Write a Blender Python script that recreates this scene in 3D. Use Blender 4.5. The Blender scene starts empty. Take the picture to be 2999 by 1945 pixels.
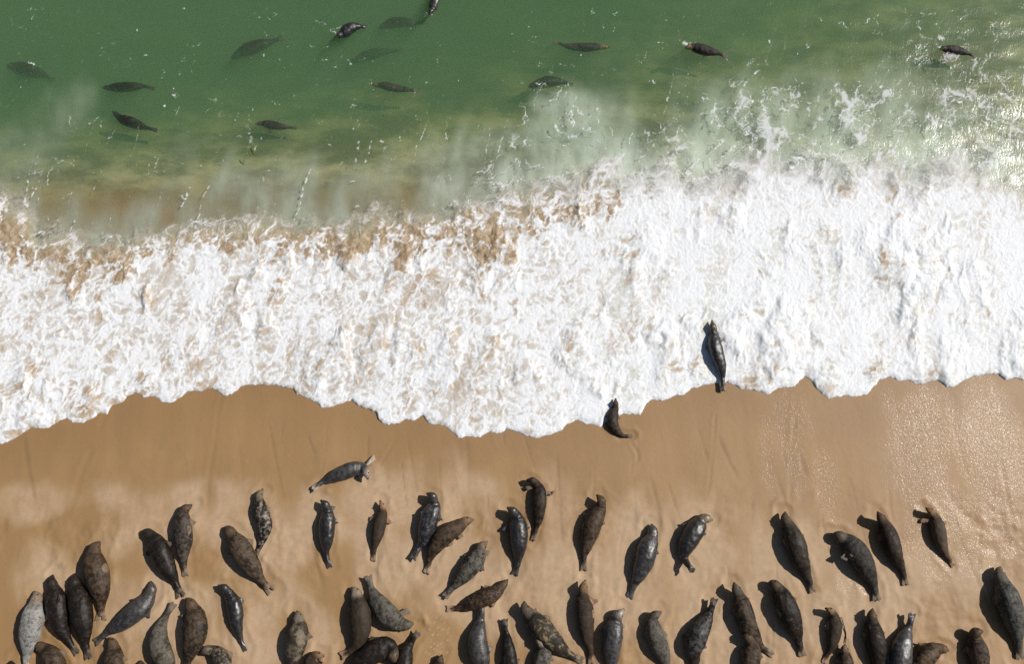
import bpy, math, random
import numpy as np
from mathutils import Vector

random.seed(4)
sc = bpy.context.scene
COL = sc.collection

# ------------------------------------------------------------------ camera, sky, sun, exposure
PITCH = math.radians(10.0)          # drone camera, tipped 10 degrees seaward of straight down
CAM = np.array([0.0, 0.0, 23.8])
F_PX, W_PX, H_PX = 2354.0, 2999.0, 1945.0
cd = bpy.data.cameras.new('camera')
cam = bpy.data.objects.new('camera', cd); COL.objects.link(cam)
cam.location = CAM; cam.rotation_euler = (PITCH, 0, 0)
cd.sensor_width = 36.0; cd.lens = 36.0 * F_PX / W_PX; cd.clip_end = 1000.0
sc.camera = cam

SUN_EL, SUN_AZ = math.radians(44.0), math.radians(19.0)   # azimuth measured from +X towards the sea (+Y)
S = Vector((math.cos(SUN_EL)*math.cos(SUN_AZ), math.cos(SUN_EL)*math.sin(SUN_AZ), math.sin(SUN_EL)))
ld = bpy.data.lights.new('sun', 'SUN'); ld.energy = 5.0; ld.angle = math.radians(0.5); ld.color = (1.0, 0.965, 0.91)
sun = bpy.data.objects.new('sun', ld); COL.objects.link(sun)
sun.rotation_euler = S.to_track_quat('Z', 'Y').to_euler(); sun.location = S * 60

wd = bpy.data.worlds.new('World'); sc.world = wd; wd.use_nodes = True
wn = wd.node_tree; bg = wn.nodes['Background']
sky = wn.nodes.new('ShaderNodeTexSky'); sky.sky_type = 'NISHITA'; sky.sun_disc = False
sky.sun_elevation = SUN_EL; sky.sun_rotation = math.pi/2 - SUN_AZ
wn.links.new(sky.outputs[0], bg.inputs['Color']); bg.inputs['Strength'].default_value = 0.052

vs = sc.view_settings
vs.view_transform = 'Standard'; vs.look = 'None'; vs.gamma = 1.0; vs.use_curve_mapping = False; vs.exposure = -0.06
sc.cycles.use_denoising = False
sc.cycles.max_bounces = 8; sc.cycles.volume_bounces = 3; sc.cycles.transparent_max_bounces = 16
sc.cycles.sample_clamp_indirect = 4.0; sc.cycles.sample_clamp_direct = 6.0

# ------------------------------------------------------------------ pixel of the photograph -> place on the shore
CP, SP = math.cos(PITCH), math.sin(PITCH)
def ray(u, v):
    a = (np.asarray(u, float) - W_PX/2)/F_PX; b = (H_PX/2 - np.asarray(v, float))/F_PX
    return a, b*CP + SP, b*SP - CP            # camera looks down -Z, up of the picture is +Y
def at(u, v, z=0.0):
    x, y, w = ray(u, v); t = (z - CAM[2])/w
    return x*t, y*t
def beach_z(x, y):
    x = np.asarray(x, float); y = np.asarray(y, float)
    k = 0.24 - 0.0135*np.clip(x, -16, 16)
    land = -0.072*(y - 5.9)
    sea = -(.070 - .0014*np.clip(x, -16, 16))*(y - 5.9) - np.maximum(k, .03)*np.logaddexp(0, (y - 9.9)*2.0)/2.0
    z = np.where(y < 5.9, land, sea)
    return np.maximum(z, -6.0)
def at_ground(u, v, h=0.0):
    z = 0.2
    for _ in range(8):
        x, y = at(u, v, z); z = beach_z(x, y) + h
    return float(x), float(y), float(z)

# ------------------------------------------------------------------ numpy noise
def _h(ix, iy, s):
    n = (ix.astype(np.int64)*374761393 + iy.astype(np.int64)*668265263 + s*1442695041) & 0xffffffff
    n = ((n ^ (n >> 13))*1274126177) & 0xffffffff
    n = ((n ^ (n >> 16))*2246822519) & 0xffffffff
    return ((n ^ (n >> 15)) & 0xffffff)/float(0x1000000)
def perlin(x, y, s=0):
    ix = np.floor(x); iy = np.floor(y); fx = x-ix; fy = y-iy
    ux = fx**3*(fx*(fx*6-15)+10); uy = fy**3*(fy*(fy*6-15)+10)
    def g(dx, dy):
        a = _h(ix+dx, iy+dy, s)*2*np.pi
        return np.cos(a)*(fx-dx) + np.sin(a)*(fy-dy)
    a = g(0,0); b = g(1,0); c = g(0,1); d = g(1,1)
    return 1.5*((a+(b-a)*ux)*(1-uy) + (c+(d-c)*ux)*uy)
def fbm(x, y, s=0, o=4, gain=.5):
    t = 0; a = 1.0; f = 1.0
    for i in range(o):
        t = t + a*perlin(x*f+i*17.3, y*f-i*9.1, s+i); a *= gain; f *= 2.03
    return t
def billow(x, y, s=0, o=4, gain=.5):
    t = 0; a = 1.0; f = 1.0
    for i in range(o):
        t = t + a*np.abs(perlin(x*f+i*11.3, y*f-i*5.7, s+i)); a *= gain; f *= 2.1
    return t
def rmf(x, y, s, o=5, gain=.6):
    t = 0; a = 1.; tot = 0; f = 1.; w = 1.
    for k in range(o):
        n = (1-np.minimum(np.abs(perlin(x*f+k*13.1, y*f-k*7.7, s+k))*1.15, 1))**2*w
        w = np.clip(n*1.6, .25, 1); t = t+a*n; tot += a; a *= gain; f *= 2.07
    return t/tot
def worley(x, y, s=0, ident=False):
    ix = np.floor(x); iy = np.floor(y)
    f1 = np.full(x.shape, 9.0); f2 = np.full(x.shape, 9.0); w = np.zeros(x.shape)
    for dx in (-1,0,1):
        for dy in (-1,0,1):
            px = ix+dx+_h(ix+dx, iy+dy, s); py = iy+dy+_h(ix+dx, iy+dy, s+77)
            d = np.hypot(px-x, py-y)
            if ident: w = np.where(d < f1, _h(ix+dx, iy+dy, s+191), w)
            f2 = np.minimum(f2, np.maximum(d, f1)); f1 = np.minimum(f1, d)
    return (f1, f2, w) if ident else (f1, f2)
def sst(a, b, x):
    t = np.clip((x-a)/(b-a), 0, 1); return t*t*(3-2*t)

# ------------------------------------------------------------------ mesh helpers
def grid_axis(lo, hi, step, far_lo, far_hi):
    c = np.arange(lo, hi+step*.5, step)
    a = []; p = lo; d = step*3
    while p > far_lo: p -= d; d *= 1.6; a.append(p)
    b = []; p = hi; d = step*3
    while p < far_hi: p += d; d *= 1.6; b.append(p)
    return np.concatenate([np.array(a[::-1]), c, np.array(b)])
def grid_mesh(name, X, Y, Z, keep=None):
    ny, nx = X.shape
    co = np.stack([X, Y, Z], -1).reshape(-1, 3)
    i = np.arange(ny*nx).reshape(ny, nx)
    q = np.stack([i[:-1,:-1], i[:-1,1:], i[1:,1:], i[1:,:-1]], -1).reshape(-1, 4)
    idx = None
    if keep is not None:
        q = q[keep[:-1,:-1].ravel() & keep[:-1,1:].ravel() & keep[1:,1:].ravel() & keep[1:,:-1].ravel()]
        idx = np.unique(q); m = np.zeros(len(co), int); m[idx] = np.arange(len(idx)); q = m[q]; co = co[idx]
    me = bpy.data.meshes.new(name)
    me.vertices.add(len(co)); me.vertices.foreach_set('co', co.ravel())
    me.loops.add(q.size); me.loops.foreach_set('vertex_index', q.ravel())
    me.polygons.add(len(q)); me.polygons.foreach_set('loop_start', np.arange(len(q))*4)
    me.update(calc_edges=True); me.polygons.foreach_set('use_smooth', np.ones(len(q), bool))
    return me, idx
def attr(me, name, v, idx=None):
    v = np.asarray(v, np.float32).ravel()
    if idx is not None: v = v[idx]
    me.attributes.new(name, 'FLOAT', 'POINT').data.foreach_set('value', v)
def put(name, me, mat, kind=None, parent=None):
    o = bpy.data.objects.new(name, me); COL.objects.link(o)
    if mat and not me.materials: me.materials.append(mat)
    if kind: o['kind'] = kind
    if parent: o.parent = parent
    return o
def tag(o, label, cat, group=None):
    o['label'] = label; o['category'] = cat
    if group: o['group'] = group

# ------------------------------------------------------------------ node helpers
class NT:
    def __init__(s, name):
        s.m = bpy.data.materials.new(name); s.m.use_nodes = True; s.t = s.m.node_tree; s.t.nodes.clear()
        s.out = s.t.nodes.new('ShaderNodeOutputMaterial')
    def n(s, ty, props=None, **ins):
        nd = s.t.nodes.new('ShaderNode'+ty)
        for k, v in (props or {}).items(): setattr(nd, k, v)
        for k, v in ins.items():
            key = int(k[1:]) if k[0] == '_' and k[1:].isdigit() else k.replace('_', ' ')
            s.set(nd, key, v)
        return nd
    def set(s, nd, key, v):
        if isinstance(v, bpy.types.NodeSocket): s.t.links.new(v, nd.inputs[key])
        elif isinstance(v, bpy.types.Node): s.t.links.new(v.outputs[0], nd.inputs[key])
        else:
            if isinstance(v, tuple) and len(v) == 3 and nd.inputs[key].type == 'RGBA': v = (*v, 1)
            nd.inputs[key].default_value = v
    def math(s, op, a, b=0.0, c=None, clamp=False):
        nd = s.n('Math', {'operation': op, 'use_clamp': clamp}, _0=a, _1=b)
        if c is not None: s.set(nd, 2, c)
        return nd.outputs[0]
    def mix(s, f, a, b):
        nd = s.n('MixRGB'); s.set(nd, 0, f); s.set(nd, 1, a); s.set(nd, 2, b); return nd.outputs[0]
    def ramp(s, x, lo, hi, a=0.0, b=1.0):
        return s.n('MapRange', {'interpolation_type': 'SMOOTHSTEP'}, _0=x, _1=lo, _2=hi, _3=a, _4=b).outputs[0]
    def attr(s, name): return s.n('Attribute', {'attribute_name': name}).outputs['Fac']
    def noise(s, vec, scale, detail=4.0, rough=.5, dist=0.0):
        return s.n('TexNoise', Vector=vec, Scale=scale, Detail=detail, Roughness=rough, Distortion=dist).outputs['Fac']
    def mapping(s, vec, scale=(1,1,1), loc=(0,0,0)):
        return s.n('Mapping', Vector=vec, Scale=scale, Location=loc).outputs[0]
    def coord(s): return s.n('TexCoord').outputs['Object']
    def bump(s, h, strength=1.0, dist=.01, normal=None):
        nd = s.n('Bump', Height=h, Strength=strength, Distance=dist)
        if normal is not None: s.set(nd, 'Normal', normal)
        return nd.outputs[0]
    def surf(s, sh): s.t.links.new(sh.outputs[0] if isinstance(sh, bpy.types.Node) else sh, s.out.inputs['Surface']); return s.m

# ------------------------------------------------------------------ the outlines of the swash, read off the photograph
def crop(pts, ox, oy, k=2.375): return [(ox + x/k, oy + y/k) for x, y in pts]
FRONT = crop([(-420,1690),(-200,1600),(40,1540),(100,1500),(200,1450),(270,1440),(340,1430),(400,1395),(460,1355),(500,1395),(580,1405),(640,1370),(690,1325),(740,1345),(770,1285),(850,1260),(880,1215),(935,1190),(990,1215),(1060,1210),(1110,1245),(1170,1255),(1240,1235),(1290,1190),(1340,1175),(1400,1180),(1490,1165),(1520,1190),(1580,1205),(1640,1180),(1700,1140),(1730,1125),(1800,1130),(1860,1155),(1910,1140),(1990,1150),(2035,1155),(2060,1200),(2110,1215),(2190,1250),(2230,1300),(2290,1295)], 0, 650) + \
 crop([(0,1270),(70,1235),(110,1270),(170,1300),(240,1325),(260,1385),(320,1410),(400,1395),(440,1370),(500,1375),(565,1350),(600,1395),(680,1420),(730,1435),(780,1470),(810,1505),(870,1495),(960,1500),(1030,1470),(1110,1475),(1140,1450),(1200,1445),(1260,1480),(1350,1510),(1420,1480),(1530,1460),(1570,1405),(1640,1385),(1720,1405),(1800,1435),(1840,1400),(1960,1330),(2080,1350),(2120,1270),(2160,1240),(2250,1245),(2320,1215)], 1000, 650) + \
 crop([(0,1205),(60,1165),(170,1135),(240,1120),(310,1110),(400,1165),(520,1185),(600,1200),(640,1165),(720,1155),(780,1150),(810,1105),(850,1080),(910,1120),(930,1170),(1010,1225),(1090,1220),(1200,1215),(1290,1200),(1330,1150),(1370,1100),(1440,1080),(1500,1105),(1560,1110),(1660,1130),(1720,1110),(1780,1110),(1840,1155),(1890,1150),(1960,1100),(2060,1070),(2130,1060),(2200,1055),(2250,1100),(2320,1085),(2480,1110),(2700,1060)], 2000, 650)
K = 2999/2380
BACK = [(x*K, y*K) for x, y in [(-150,440),(10,455),(60,480),(90,540),(200,552),(300,548),(400,540),(450,520),(520,510),(600,500),(640,520),(780,512),(860,497),(960,490),(1040,485),(1080,465),(1200,455),(1290,430),(1350,405),(1400,382),(1480,400),(1560,400),(1640,392),(1700,382),(1800,362),(1900,360),(2000,362),(2100,372),(2200,365),(2300,390),(2380,440),(2550,450)]]
DENSE = [(x*K, y*K) for x, y in [(-150,580),(10,600),(100,650),(200,680),(320,625),(420,610),(500,592),(600,577),(800,577),(880,582),(950,602),(1060,602),(1160,590),(1250,560),(1330,532),(1400,512),(1560,500),(1650,470),(1750,440),(1900,430),(2100,430),(2380,470),(2550,480)]]
def curve(pts, ground=True):
    w = np.array([at_ground(u, v, .05)[:2] if ground else at(u, v, 0.03) for u, v in pts])
    w = w[np.argsort(w[:,0])]
    return lambda x: np.interp(x, w[:,0], w[:,1])
FR, BK, DN = curve(FRONT), curve(BACK, False), curve(DENSE, False)

# ------------------------------------------------------------------ seals
# one entry per seal: crop letter, spine nose -> tail, width, looks, fore flippers, lifts, label
OFF = {'A':(0,1300,2.3933),'B':(750,1300,2.3933),'C':(1500,1300,2.3933),'D':(2250,1300,2.394),
       'S':(1000,650,2.375),'T':(2000,650,2.375),'W':(0,0,2.375),'X':(1000,0,2.375),'Y':(2000,0,2.375)}
# coats: base, second, amount of second, spot size, head, roughness, hind flippers
COAT = {
 'black':  dict(base=(.024,.020,.017), spot=(.055,.048,.040), amt=.30, sc=9,  head=(.030,.025,.021), ro=.42, flip=(.10,.075,.055)),
 'shiny':  dict(base=(.024,.022,.021), spot=(.056,.054,.054), amt=.28, sc=14, head=(.035,.033,.033), ro=.33, flip=(.07,.058,.050)),
 'blue':   dict(base=(.046,.045,.046), spot=(.088,.088,.090), amt=.40, sc=10, head=(.075,.065,.058), ro=.38, flip=(.09,.075,.065)),
 'brown':  dict(base=(.046,.033,.022), spot=(.115,.083,.054), amt=.40, sc=8,  head=(.095,.068,.045), ro=.52, flip=(.20,.145,.095)),
 'tan':    dict(base=(.105,.074,.048), spot=(.050,.038,.027), amt=.45, sc=5,  head=(.22,.145,.085), ro=.60, flip=(.32,.20,.13)),
 'mottle': dict(base=(.026,.024,.022), spot=(.30,.26,.19),    amt=.34, sc=13, head=(.20,.17,.13), ro=.50, flip=(.17,.125,.085)),
 'pale':   dict(base=(.235,.225,.205),  spot=(.070,.065,.060), amt=.36, sc=22, head=(.22,.155,.10), ro=.62, flip=(.34,.24,.15)),
 'grey':   dict(base=(.085,.085,.074), spot=(.165,.165,.145), amt=.42, sc=9,  head=(.105,.095,.080), ro=.52, flip=(.16,.125,.09)),
}
ON = 'seals hauled out on the sand'
SW = 'seals swimming off the beach'
SEALS = [
# ---- crop A, left of the beach
('A', [(240,1040),(255,1085),(238,1180),(222,1280),(203,1400),(187,1500),(175,1600)], 168, 'pale', [], dict(hl=.05), 'pale silver seal with fine dark spots, leftmost on the sand'),
('A', [(370,925),(360,968),(388,1060),(405,1170),(428,1290),(470,1370),(510,1430),(545,1482)], 150, 'black', [(410,1100,.42,395,1070)], dict(hl=.05), 'black seal lying between the pale spotted seal and another black seal'),
('A', [(525,915),(518,965),(550,1080),(575,1200),(590,1310),(598,1400),(612,1460),(622,1520)], 165, 'black', [(560,1110,.44,548,1070)], dict(hl=.05), 'black seal squeezed against the right side of a twin, below the tall brown seal'),
('A', [(697,690),(665,735),(658,810),(680,910),(702,1010),(710,1100),(708,1160),(705,1250)], 180, 'brown', [(735,880,.30,715,820)], dict(hl=.10, splay=1.5), 'big brown seal with tan splayed hind flippers above two black seals'),
('A', [(1058,970),(1060,1030),(1020,1110),(930,1200),(840,1270),(750,1330),(655,1405)], 150, 'blue', [], dict(hl=.08), 'slate seal lying diagonally, freckled brown head up and right, tail by the black pair'),
('A', [(990,622),(1035,628),(1092,690),(1135,780),(1175,870),(1215,945),(1240,1000),(1270,1085)], 150, 'black', [(1030,790,.10,1045,740)], dict(hl=.06, splay=1.7), 'black seal facing left with tan hind flippers, close beside a taller dark seal'),
('A', [(1342,432),(1290,470),(1280,540),(1285,620),(1290,700),(1285,790),(1287,850),(1300,940)], 140, 'brown', [(1368,570,.10,1340,520),(1325,620,.36,1330,570)], dict(hl=.14, spot=(.12,.11,.10)), 'dark patchy seal with snout turned right, above the black seal facing left'),
('A', [(1568,592),(1603,608),(1650,680),(1700,760),(1765,860),(1828,955),(1868,1005),(1915,1042)], 165, 'brown', [(1612,790,.16,1620,750)], dict(hl=.06, spot=(.13,.10,.07), splay=1.8, wr=1.), 'brown grizzled seal slanting down right, tail splayed, under a white patched seal'),
('A', [(1168,1700),(1178,1620),(1165,1540),(1130,1460),(1112,1370),(1130,1280),(1180,1180),(1226,1110)], 150, 'grey', [(1200,1470,.30,1190,1510)], dict(tl=.10, base=(.10,.085,.065), wr=1.), 'wrinkled grey brown seal with its tail pointing up, cut by the lower edge'),
('A', [(1303,1090),(1332,1122),(1365,1200),(1372,1300),(1355,1400),(1322,1500),(1290,1640)], 175, 'brown', [(1268,1235,.14,1290,1210),(1272,1320,.10,1290,1270)], dict(hl=.12, base=(.036,.031,.024)), 'broad dark brown seal lying right of the tail-up grey brown seal'),
('A', [(1533,997),(1577,1015),(1625,1090),(1650,1170),(1662,1270),(1682,1360),(1700,1410),(1722,1465)], 112, 'shiny', [(1610,1230,.08,1590,1160)], dict(hl=.22), 'slim shiny black seal lying alone with wide shadow, head tipped left'),
('A', [(757,1368),(785,1400),(800,1470),(795,1560),(785,1660),(770,1850)], 145, 'brown', [], dict(hl=.10, wr=1.), 'brown seal with ringed neck at the lower edge below the diagonal slate seal'),
('A', [(240,1412),(290,1428),(352,1480),(392,1560),(430,1680),(470,1850)], 150, 'brown', [], dict(hl=.08, base=(.050,.040,.030)), 'dark brown seal at the lower edge overlapping the pale spotted seal'),
('A', [(1402,1467),(1458,1450),(1520,1470),(1562,1540),(1570,1660),(1560,1860)], 130, 'mottle', [], dict(hl=.14, base=(.05,.045,.04), head=(.10,.085,.07)), 'mottled seal with black and cream flecks facing left at the lower edge'),
('A', [(77,1530),(80,1580),(85,1680),(90,1900)], 130, 'black', [], dict(hl=.06), 'dark seal showing only the tip of its head at the lower left corner'),
('A', [(985,1528),(990,1575),(1000,1680),(1010,1900)], 130, 'brown', [], dict(hl=.06), 'brown seal showing only its snout at the edge below the slim shiny seal'),
# ---- crop B
('B', [(45,322),(22,368),(28,440),(52,520),(62,600),(42,680),(18,740),(-12,800)], 118, 'mottle', [(98,470,.14,75,430)], dict(hl=.12, spot=(.40,.37,.31), amt=.33, sc=9), 'black seal splashed with white patches along flank and pale head, topmost at left'),
('B', [(783,247),(765,190),(725,168),(650,188),(560,225),(470,268),(390,325)], 118, 'blue', [(838,85,.04,775,145),(745,245,.06,715,225)], dict(hl=.26, head=(.30,.27,.24), tl=.12, base=(.034,.034,.038), flip=(.42,.33,.25)), 'slate seal alone on bare sand raising a pale face, one flipper stretched out'),
('B', [(455,400),(490,435),(500,500),(497,580),(495,660),(490,740),(497,805),(522,880)], 124, 'shiny', [(545,435,.06,535,480)], dict(hl=.20), 'glossy black seal lying straight upright, left of the small tan seal'),
('B', [(870,403),(885,445),(882,500),(865,570),(848,650),(832,720),(826,770),(820,832)], 104, 'tan', [(790,530,.04,830,510),(952,565,.04,915,520)], dict(hl=.16, head=(.34,.22,.12)), 'small tan seal with both fore flippers spread, right of the glossy black seal'),
('B', [(1198,350),(1237,376),(1243,440),(1218,520),(1195,600),(1165,690),(1130,750),(1092,820)], 142, 'shiny', [(1150,500,.28,1165,470)], dict(hl=.24, spot=(.10,.11,.13), amt=.34, tl=.12), 'dark glossy seal with grey flecked back, head bent left, touching a brown seal'),
('B', [(1522,535),(1470,545),(1420,580),(1340,630),(1272,700),(1230,780),(1210,840),(1192,920)], 142, 'brown', [(1440,670,.05,1430,620),(1370,720,.05,1370,660)], dict(hl=.10, head=(.20,.135,.08), flip=(.33,.24,.16)), 'brown seal with tan head pointing right, lying against the dark glossy flecked seal'),
('B', [(1618,690),(1580,725),(1560,780),(1510,860),(1440,940),(1385,1005),(1315,1085)], 142, 'grey', [(1635,768,.04,1600,775)], dict(hl=.10, wr=1., base=(.050,.045,.038), tl=.08, head=(.17,.135,.10)), 'ribbed grey brown seal lying diagonally just above the chestnut seal'),
('B', [(1762,958),(1735,988),(1680,1040),(1600,1085),(1520,1122),(1430,1152),(1325,1160)], 130, 'brown', [], dict(hl=.05, spot=(.16,.11,.07), amt=.34, sc=16, flip=(.40,.27,.17)), 'chestnut flecked seal with orange tail flippers, touched by a seal tail below'),
('B', [(670,1012),(697,1042),(715,1110),(730,1210),(735,1310),(710,1400),(660,1455),(585,1500)], 162, 'tan', [(645,1190,.12,660,1150)], dict(hl=.08, base=(.10,.083,.06), head=(.27,.235,.19)), 'large mottled tan seal with grey face lying beside the grey green seal'),
('B', [(1100,1264),(1055,1272),(1010,1262),(945,1222),(880,1150),(832,1075),(803,1000),(782,920)], 160, 'grey', [(1080,1168,.08,1010,1170),(1050,1315,.08,1020,1300)], dict(hl=.10, tl=.14, wr=1.), 'grey green wrinkled seal head down right, tail up, one flipper stretched sideways'),
('B', [(285,1178),(297,1220),(302,1290),(285,1380),(270,1470),(240,1680)], 160, 'mottle', [], dict(hl=.08, base=(.07,.063,.05), spot=(.26,.225,.165), amt=.34, sc=6, head=(.19,.17,.14)), 'olive grey seal with long cream belly stain, alone below a wet patch'),
('B', [(472,1490),(412,1488),(388,1530),(385,1620),(380,1850)], 118, 'tan', [(490,1530,.06,440,1540)], dict(hl=.14), 'tan seal turning its snout right at the edge beside the cream stained seal'),
('B', [(972,1535),(948,1440),(900,1425),(820,1470),(740,1540),(660,1620),(570,1720)], 165, 'black', [], dict(hl=.26, head=(.11,.085,.065)), 'big black seal curled with brown face turned down, at the lower edge'),
('B', [(1020,1740),(1022,1640),(1035,1540),(1055,1450),(1100,1375),(1145,1318)], 135, 'black', [], dict(tl=.12, flip=(.13,.10,.07)), 'black seal with raised tail flippers, right behind the big curled black seal'),
('B', [(1302,1488),(1285,1530),(1280,1600),(1285,1800)], 110, 'brown', [], dict(hl=.10), 'brown seal with only its head showing beneath the patch of bubbles'),
('B', [(1590,1640),(1592,1550),(1560,1450),(1555,1360),(1570,1260),(1582,1180),(1578,1115)], 150, 'blue', [(1615,1500,.22,1600,1470)], dict(tl=.20, base=(.045,.042,.040), wr=.6), 'dark slate seal with tail raised against the chestnut seal above it'),
('B', [(1790,1700),(1785,1600),(1775,1500),(1762,1390),(1748,1290),(1745,1225)], 112, 'black', [], dict(tl=.14, spot=(.06,.065,.06)), 'narrow black seal tail up, between the dark slate seal and the yellow blotched seal'),
# ---- crop C
('C', [(-32,450),(8,480),(35,540),(45,620),(48,700),(45,790),(38,850),(15,930)], 140, 'shiny', [(-62,620,.10,-40,560)], dict(hl=.26), 'gleaming dark seal with head bent left, beneath the very dark brown seal'),
('C', [(105,255),(150,262),(188,320),(193,400),(188,480),(178,560),(162,620),(145,688)], 108, 'brown', [(92,318,.08,140,310),(285,345,.04,235,345)], dict(hl=.20, base=(.030,.022,.015), spot=(.06,.043,.028), head=(.045,.032,.022)), 'very dark brown seal with reddened right flipper, topmost of the middle group'),
('C', [(595,362),(625,402),(615,460),(580,530),(555,600),(530,690),(512,760),(505,800),(502,900)], 138, 'brown', [(492,600,.10,510,510)], dict(hl=.22, base=(.062,.048,.034)), 'brown seal with upturned snout above the sandy brown seal with one raised flipper'),
('C', [(978,568),(987,612),(975,670),(945,750),(925,830),(890,920),(855,990),(815,1090)], 155, 'blue', [(895,715,.24,905,680)], dict(hl=.06, ro=.33), 'slate blue glossy seal with ringed neck lying alone between brown and curved black seals'),
('C', [(1402,535),(1340,528),(1300,580),(1250,660),(1215,730),(1202,790),(1228,845),(1275,905)], 148, 'black', [(1350,650,.08,1335,620)], dict(hl=.10, tl=.40, head=(.22,.175,.12), ro=.36), 'curved glossy black seal with tan face right and hind flippers lifted'),
('C', [(512,962),(500,1010),(496,1080),(510,1180),(515,1280),(530,1380),(550,1460),(557,1560)], 138, 'tan', [(600,1120,.22,565,1080),(570,1200,.30,560,1160)], dict(hl=.20, wr=.8, head=(.25,.17,.10)), 'sandy brown seal, dark flipper raised at right, tail at the lower edge'),
('C', [(782,1165),(740,1210),(717,1280),(706,1370),(700,1450),(700,1700)], 146, 'blue', [(775,1300,.12,765,1250)], dict(hl=.20, head=(.28,.26,.23)), 'slate seal with whitish head right beside the sandy brown seal at the edge'),
('C', [(1042,1183),(985,1222),(990,1300),(1020,1390),(1060,1490),(1130,1680)], 140, 'grey', [(1078,1360,.20,1050,1270)], dict(hl=.22, base=(.10,.088,.068), wr=.9), 'greyish tan ribbed seal with snout turned right, cut by the lower edge'),
('C', [(1280,1575),(1278,1510),(1272,1430),(1308,1330),(1360,1240),(1395,1160),(1422,1078)], 152, 'black', [(1312,1482,.20,1300,1450)], dict(tl=.20, spot=(.10,.105,.11), amt=.36), 'black flecked seal slanting with its tail up right, nose at the lower edge'),
('C', [(1555,978),(1572,1025),(1600,1100),(1625,1190),(1655,1280),(1702,1360),(1752,1430),(1840,1490)], 146, 'brown', [(1660,1105,.12,1640,1075)], dict(hl=.24, base=(.032,.025,.018), head=(.10,.09,.075)), 'dark seal with grey face slanting down right behind a brown seal'),
('C', [(1618,1343),(1658,1370),(1680,1430),(1672,1520),(1660,1600),(1640,1800)], 140, 'brown', [], dict(hl=.22, wr=.8), 'brown seal at the edge lying in front of the grey faced dark seal'),
('C', [(85,1112),(92,1160),(145,1230),(210,1300),(280,1380),(350,1440),(400,1480),(505,1532)], 165, 'mottle', [(178,1175,.18,150,1180)], dict(hl=.18, base=(.055,.053,.047), spot=(.40,.33,.18), amt=.27, sc=7, head=(.10,.085,.07)), 'grey seal with pale yellow blotches on its shoulder, slanting right'),
('C', [(165,1372),(205,1402),(220,1470),(202,1560),(185,1800)], 126, 'grey', [], dict(hl=.24, head=(.32,.26,.21)), 'grey seal with bright pinkish head in front of the yellow blotched seal'),
# ---- crop D
('D', [(122,483),(120,525),(150,600),(185,690),(215,790),(250,880),(277,940),(325,1055)], 158, 'brown', [(252,665,.14,232,620)], dict(hl=.14, base=(.034,.029,.022), spot=(.065,.055,.042)), 'long dark brown seal, upper left of the seal with flippers on its chest'),
('D', [(448,640),(500,652),(570,700),(632,780),(682,870),(722,950),(750,1030),(765,1112)], 172, 'grey', [(520,820,.30,560,760),(595,800,.42,590,745)], dict(hl=.10, base=(.038,.036,.031), spot=(.070,.068,.060), wr=1.), 'stout dark ribbed seal with both fore flippers folded on its chest'),
('D', [(768,482),(795,530),(830,610),(862,700),(892,790),(925,860),(950,920),(968,1002)], 138, 'brown', [(915,650,.16,890,610)], dict(hl=.32, base=(.034,.025,.018), spot=(.06,.043,.03)), 'dark brown seal with head raised, just left of the small sunlit tan seal'),
('D', [(1108,453),(1150,490),(1180,560),(1197,640),(1217,710),(1242,770),(1308,868)], 112, 'tan', [(1062,540,.05,1120,550),(1250,565,.05,1220,545)], dict(hl=.22, base=(.17,.13,.09), spot=(.09,.07,.05), head=(.24,.15,.08)), 'small sunlit tan seal with spread flippers on the glittering wet sand'),
('D', [(1628,868),(1618,908),(1640,980),(1672,1070),(1702,1170),(1732,1280),(1748,1370),(1757,1430),(1772,1525)], 178, 'grey', [(1745,1075,.16,1730,1020)], dict(hl=.08, base=(.060,.064,.058), spot=(.135,.145,.135)), 'large grey green seal, rightmost on the sand'),
('D', [(-2,983),(42,990),(90,1060),(130,1150),(165,1240),(200,1340),(220,1410),(247,1505)], 164, 'brown', [(75,1190,.24,60,1140)], dict(hl=.14, base=(.030,.025,.020), spot=(.16,.12,.08), amt=.22, sc=14), 'dark seal with tan flecked neck, small pale flipper on its side'),
('D', [(403,1157),(450,1188),(465,1260),(462,1340),(442,1430),(412,1490),(385,1550)], 104, 'tan', [(398,1300,.10,410,1250)], dict(hl=.22, base=(.10,.085,.066)), 'slim greyish tan seal beside the thin dark weed strand'),
('D', [(733,1163),(725,1215),(732,1290),(750,1380),(762,1470),(770,1720)], 146, 'brown', [(818,1350,.14,800,1300)], dict(hl=.14, base=(.028,.021,.015), spot=(.14,.10,.06), amt=.22), 'very dark brown seal left of the tail-up slate seal at the lower edge'),
('D', [(930,1720),(925,1600),(930,1480),(945,1400),(970,1325),(1000,1245),(1013,1183)], 158, 'blue', [(990,1500,.20,985,1470)], dict(tl=.22, ro=.36), 'glossy slate seal with a raised black tail, right of the very dark brown seal'),
('D', [(1262,1452),(1200,1440),(1130,1470),(1060,1540),(1000,1600),(920,1690)], 140, 'brown', [], dict(hl=.10, spot=(.15,.105,.06), head=(.15,.10,.06)), 'rusty brown seal with snout right, leaving the lower edge right of a raised tail'),
('D', [(1502,1318),(1448,1332),(1455,1400),(1475,1480),(1490,1600),(1500,1780)], 146, 'brown', [(1540,1470,.14,1525,1420)], dict(hl=.24, base=(.034,.026,.020), wr=.8), 'dark brown seal with snout turned right, left of the large grey green seal'),
('D', [(540,1413),(535,1450),(540,1530),(545,1620),(550,1760)], 112, 'brown', [], dict(hl=.14, head=(.20,.15,.10)), 'seal with tan face just below the end of the thin weed strand'),
# ---- in the surf
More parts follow.
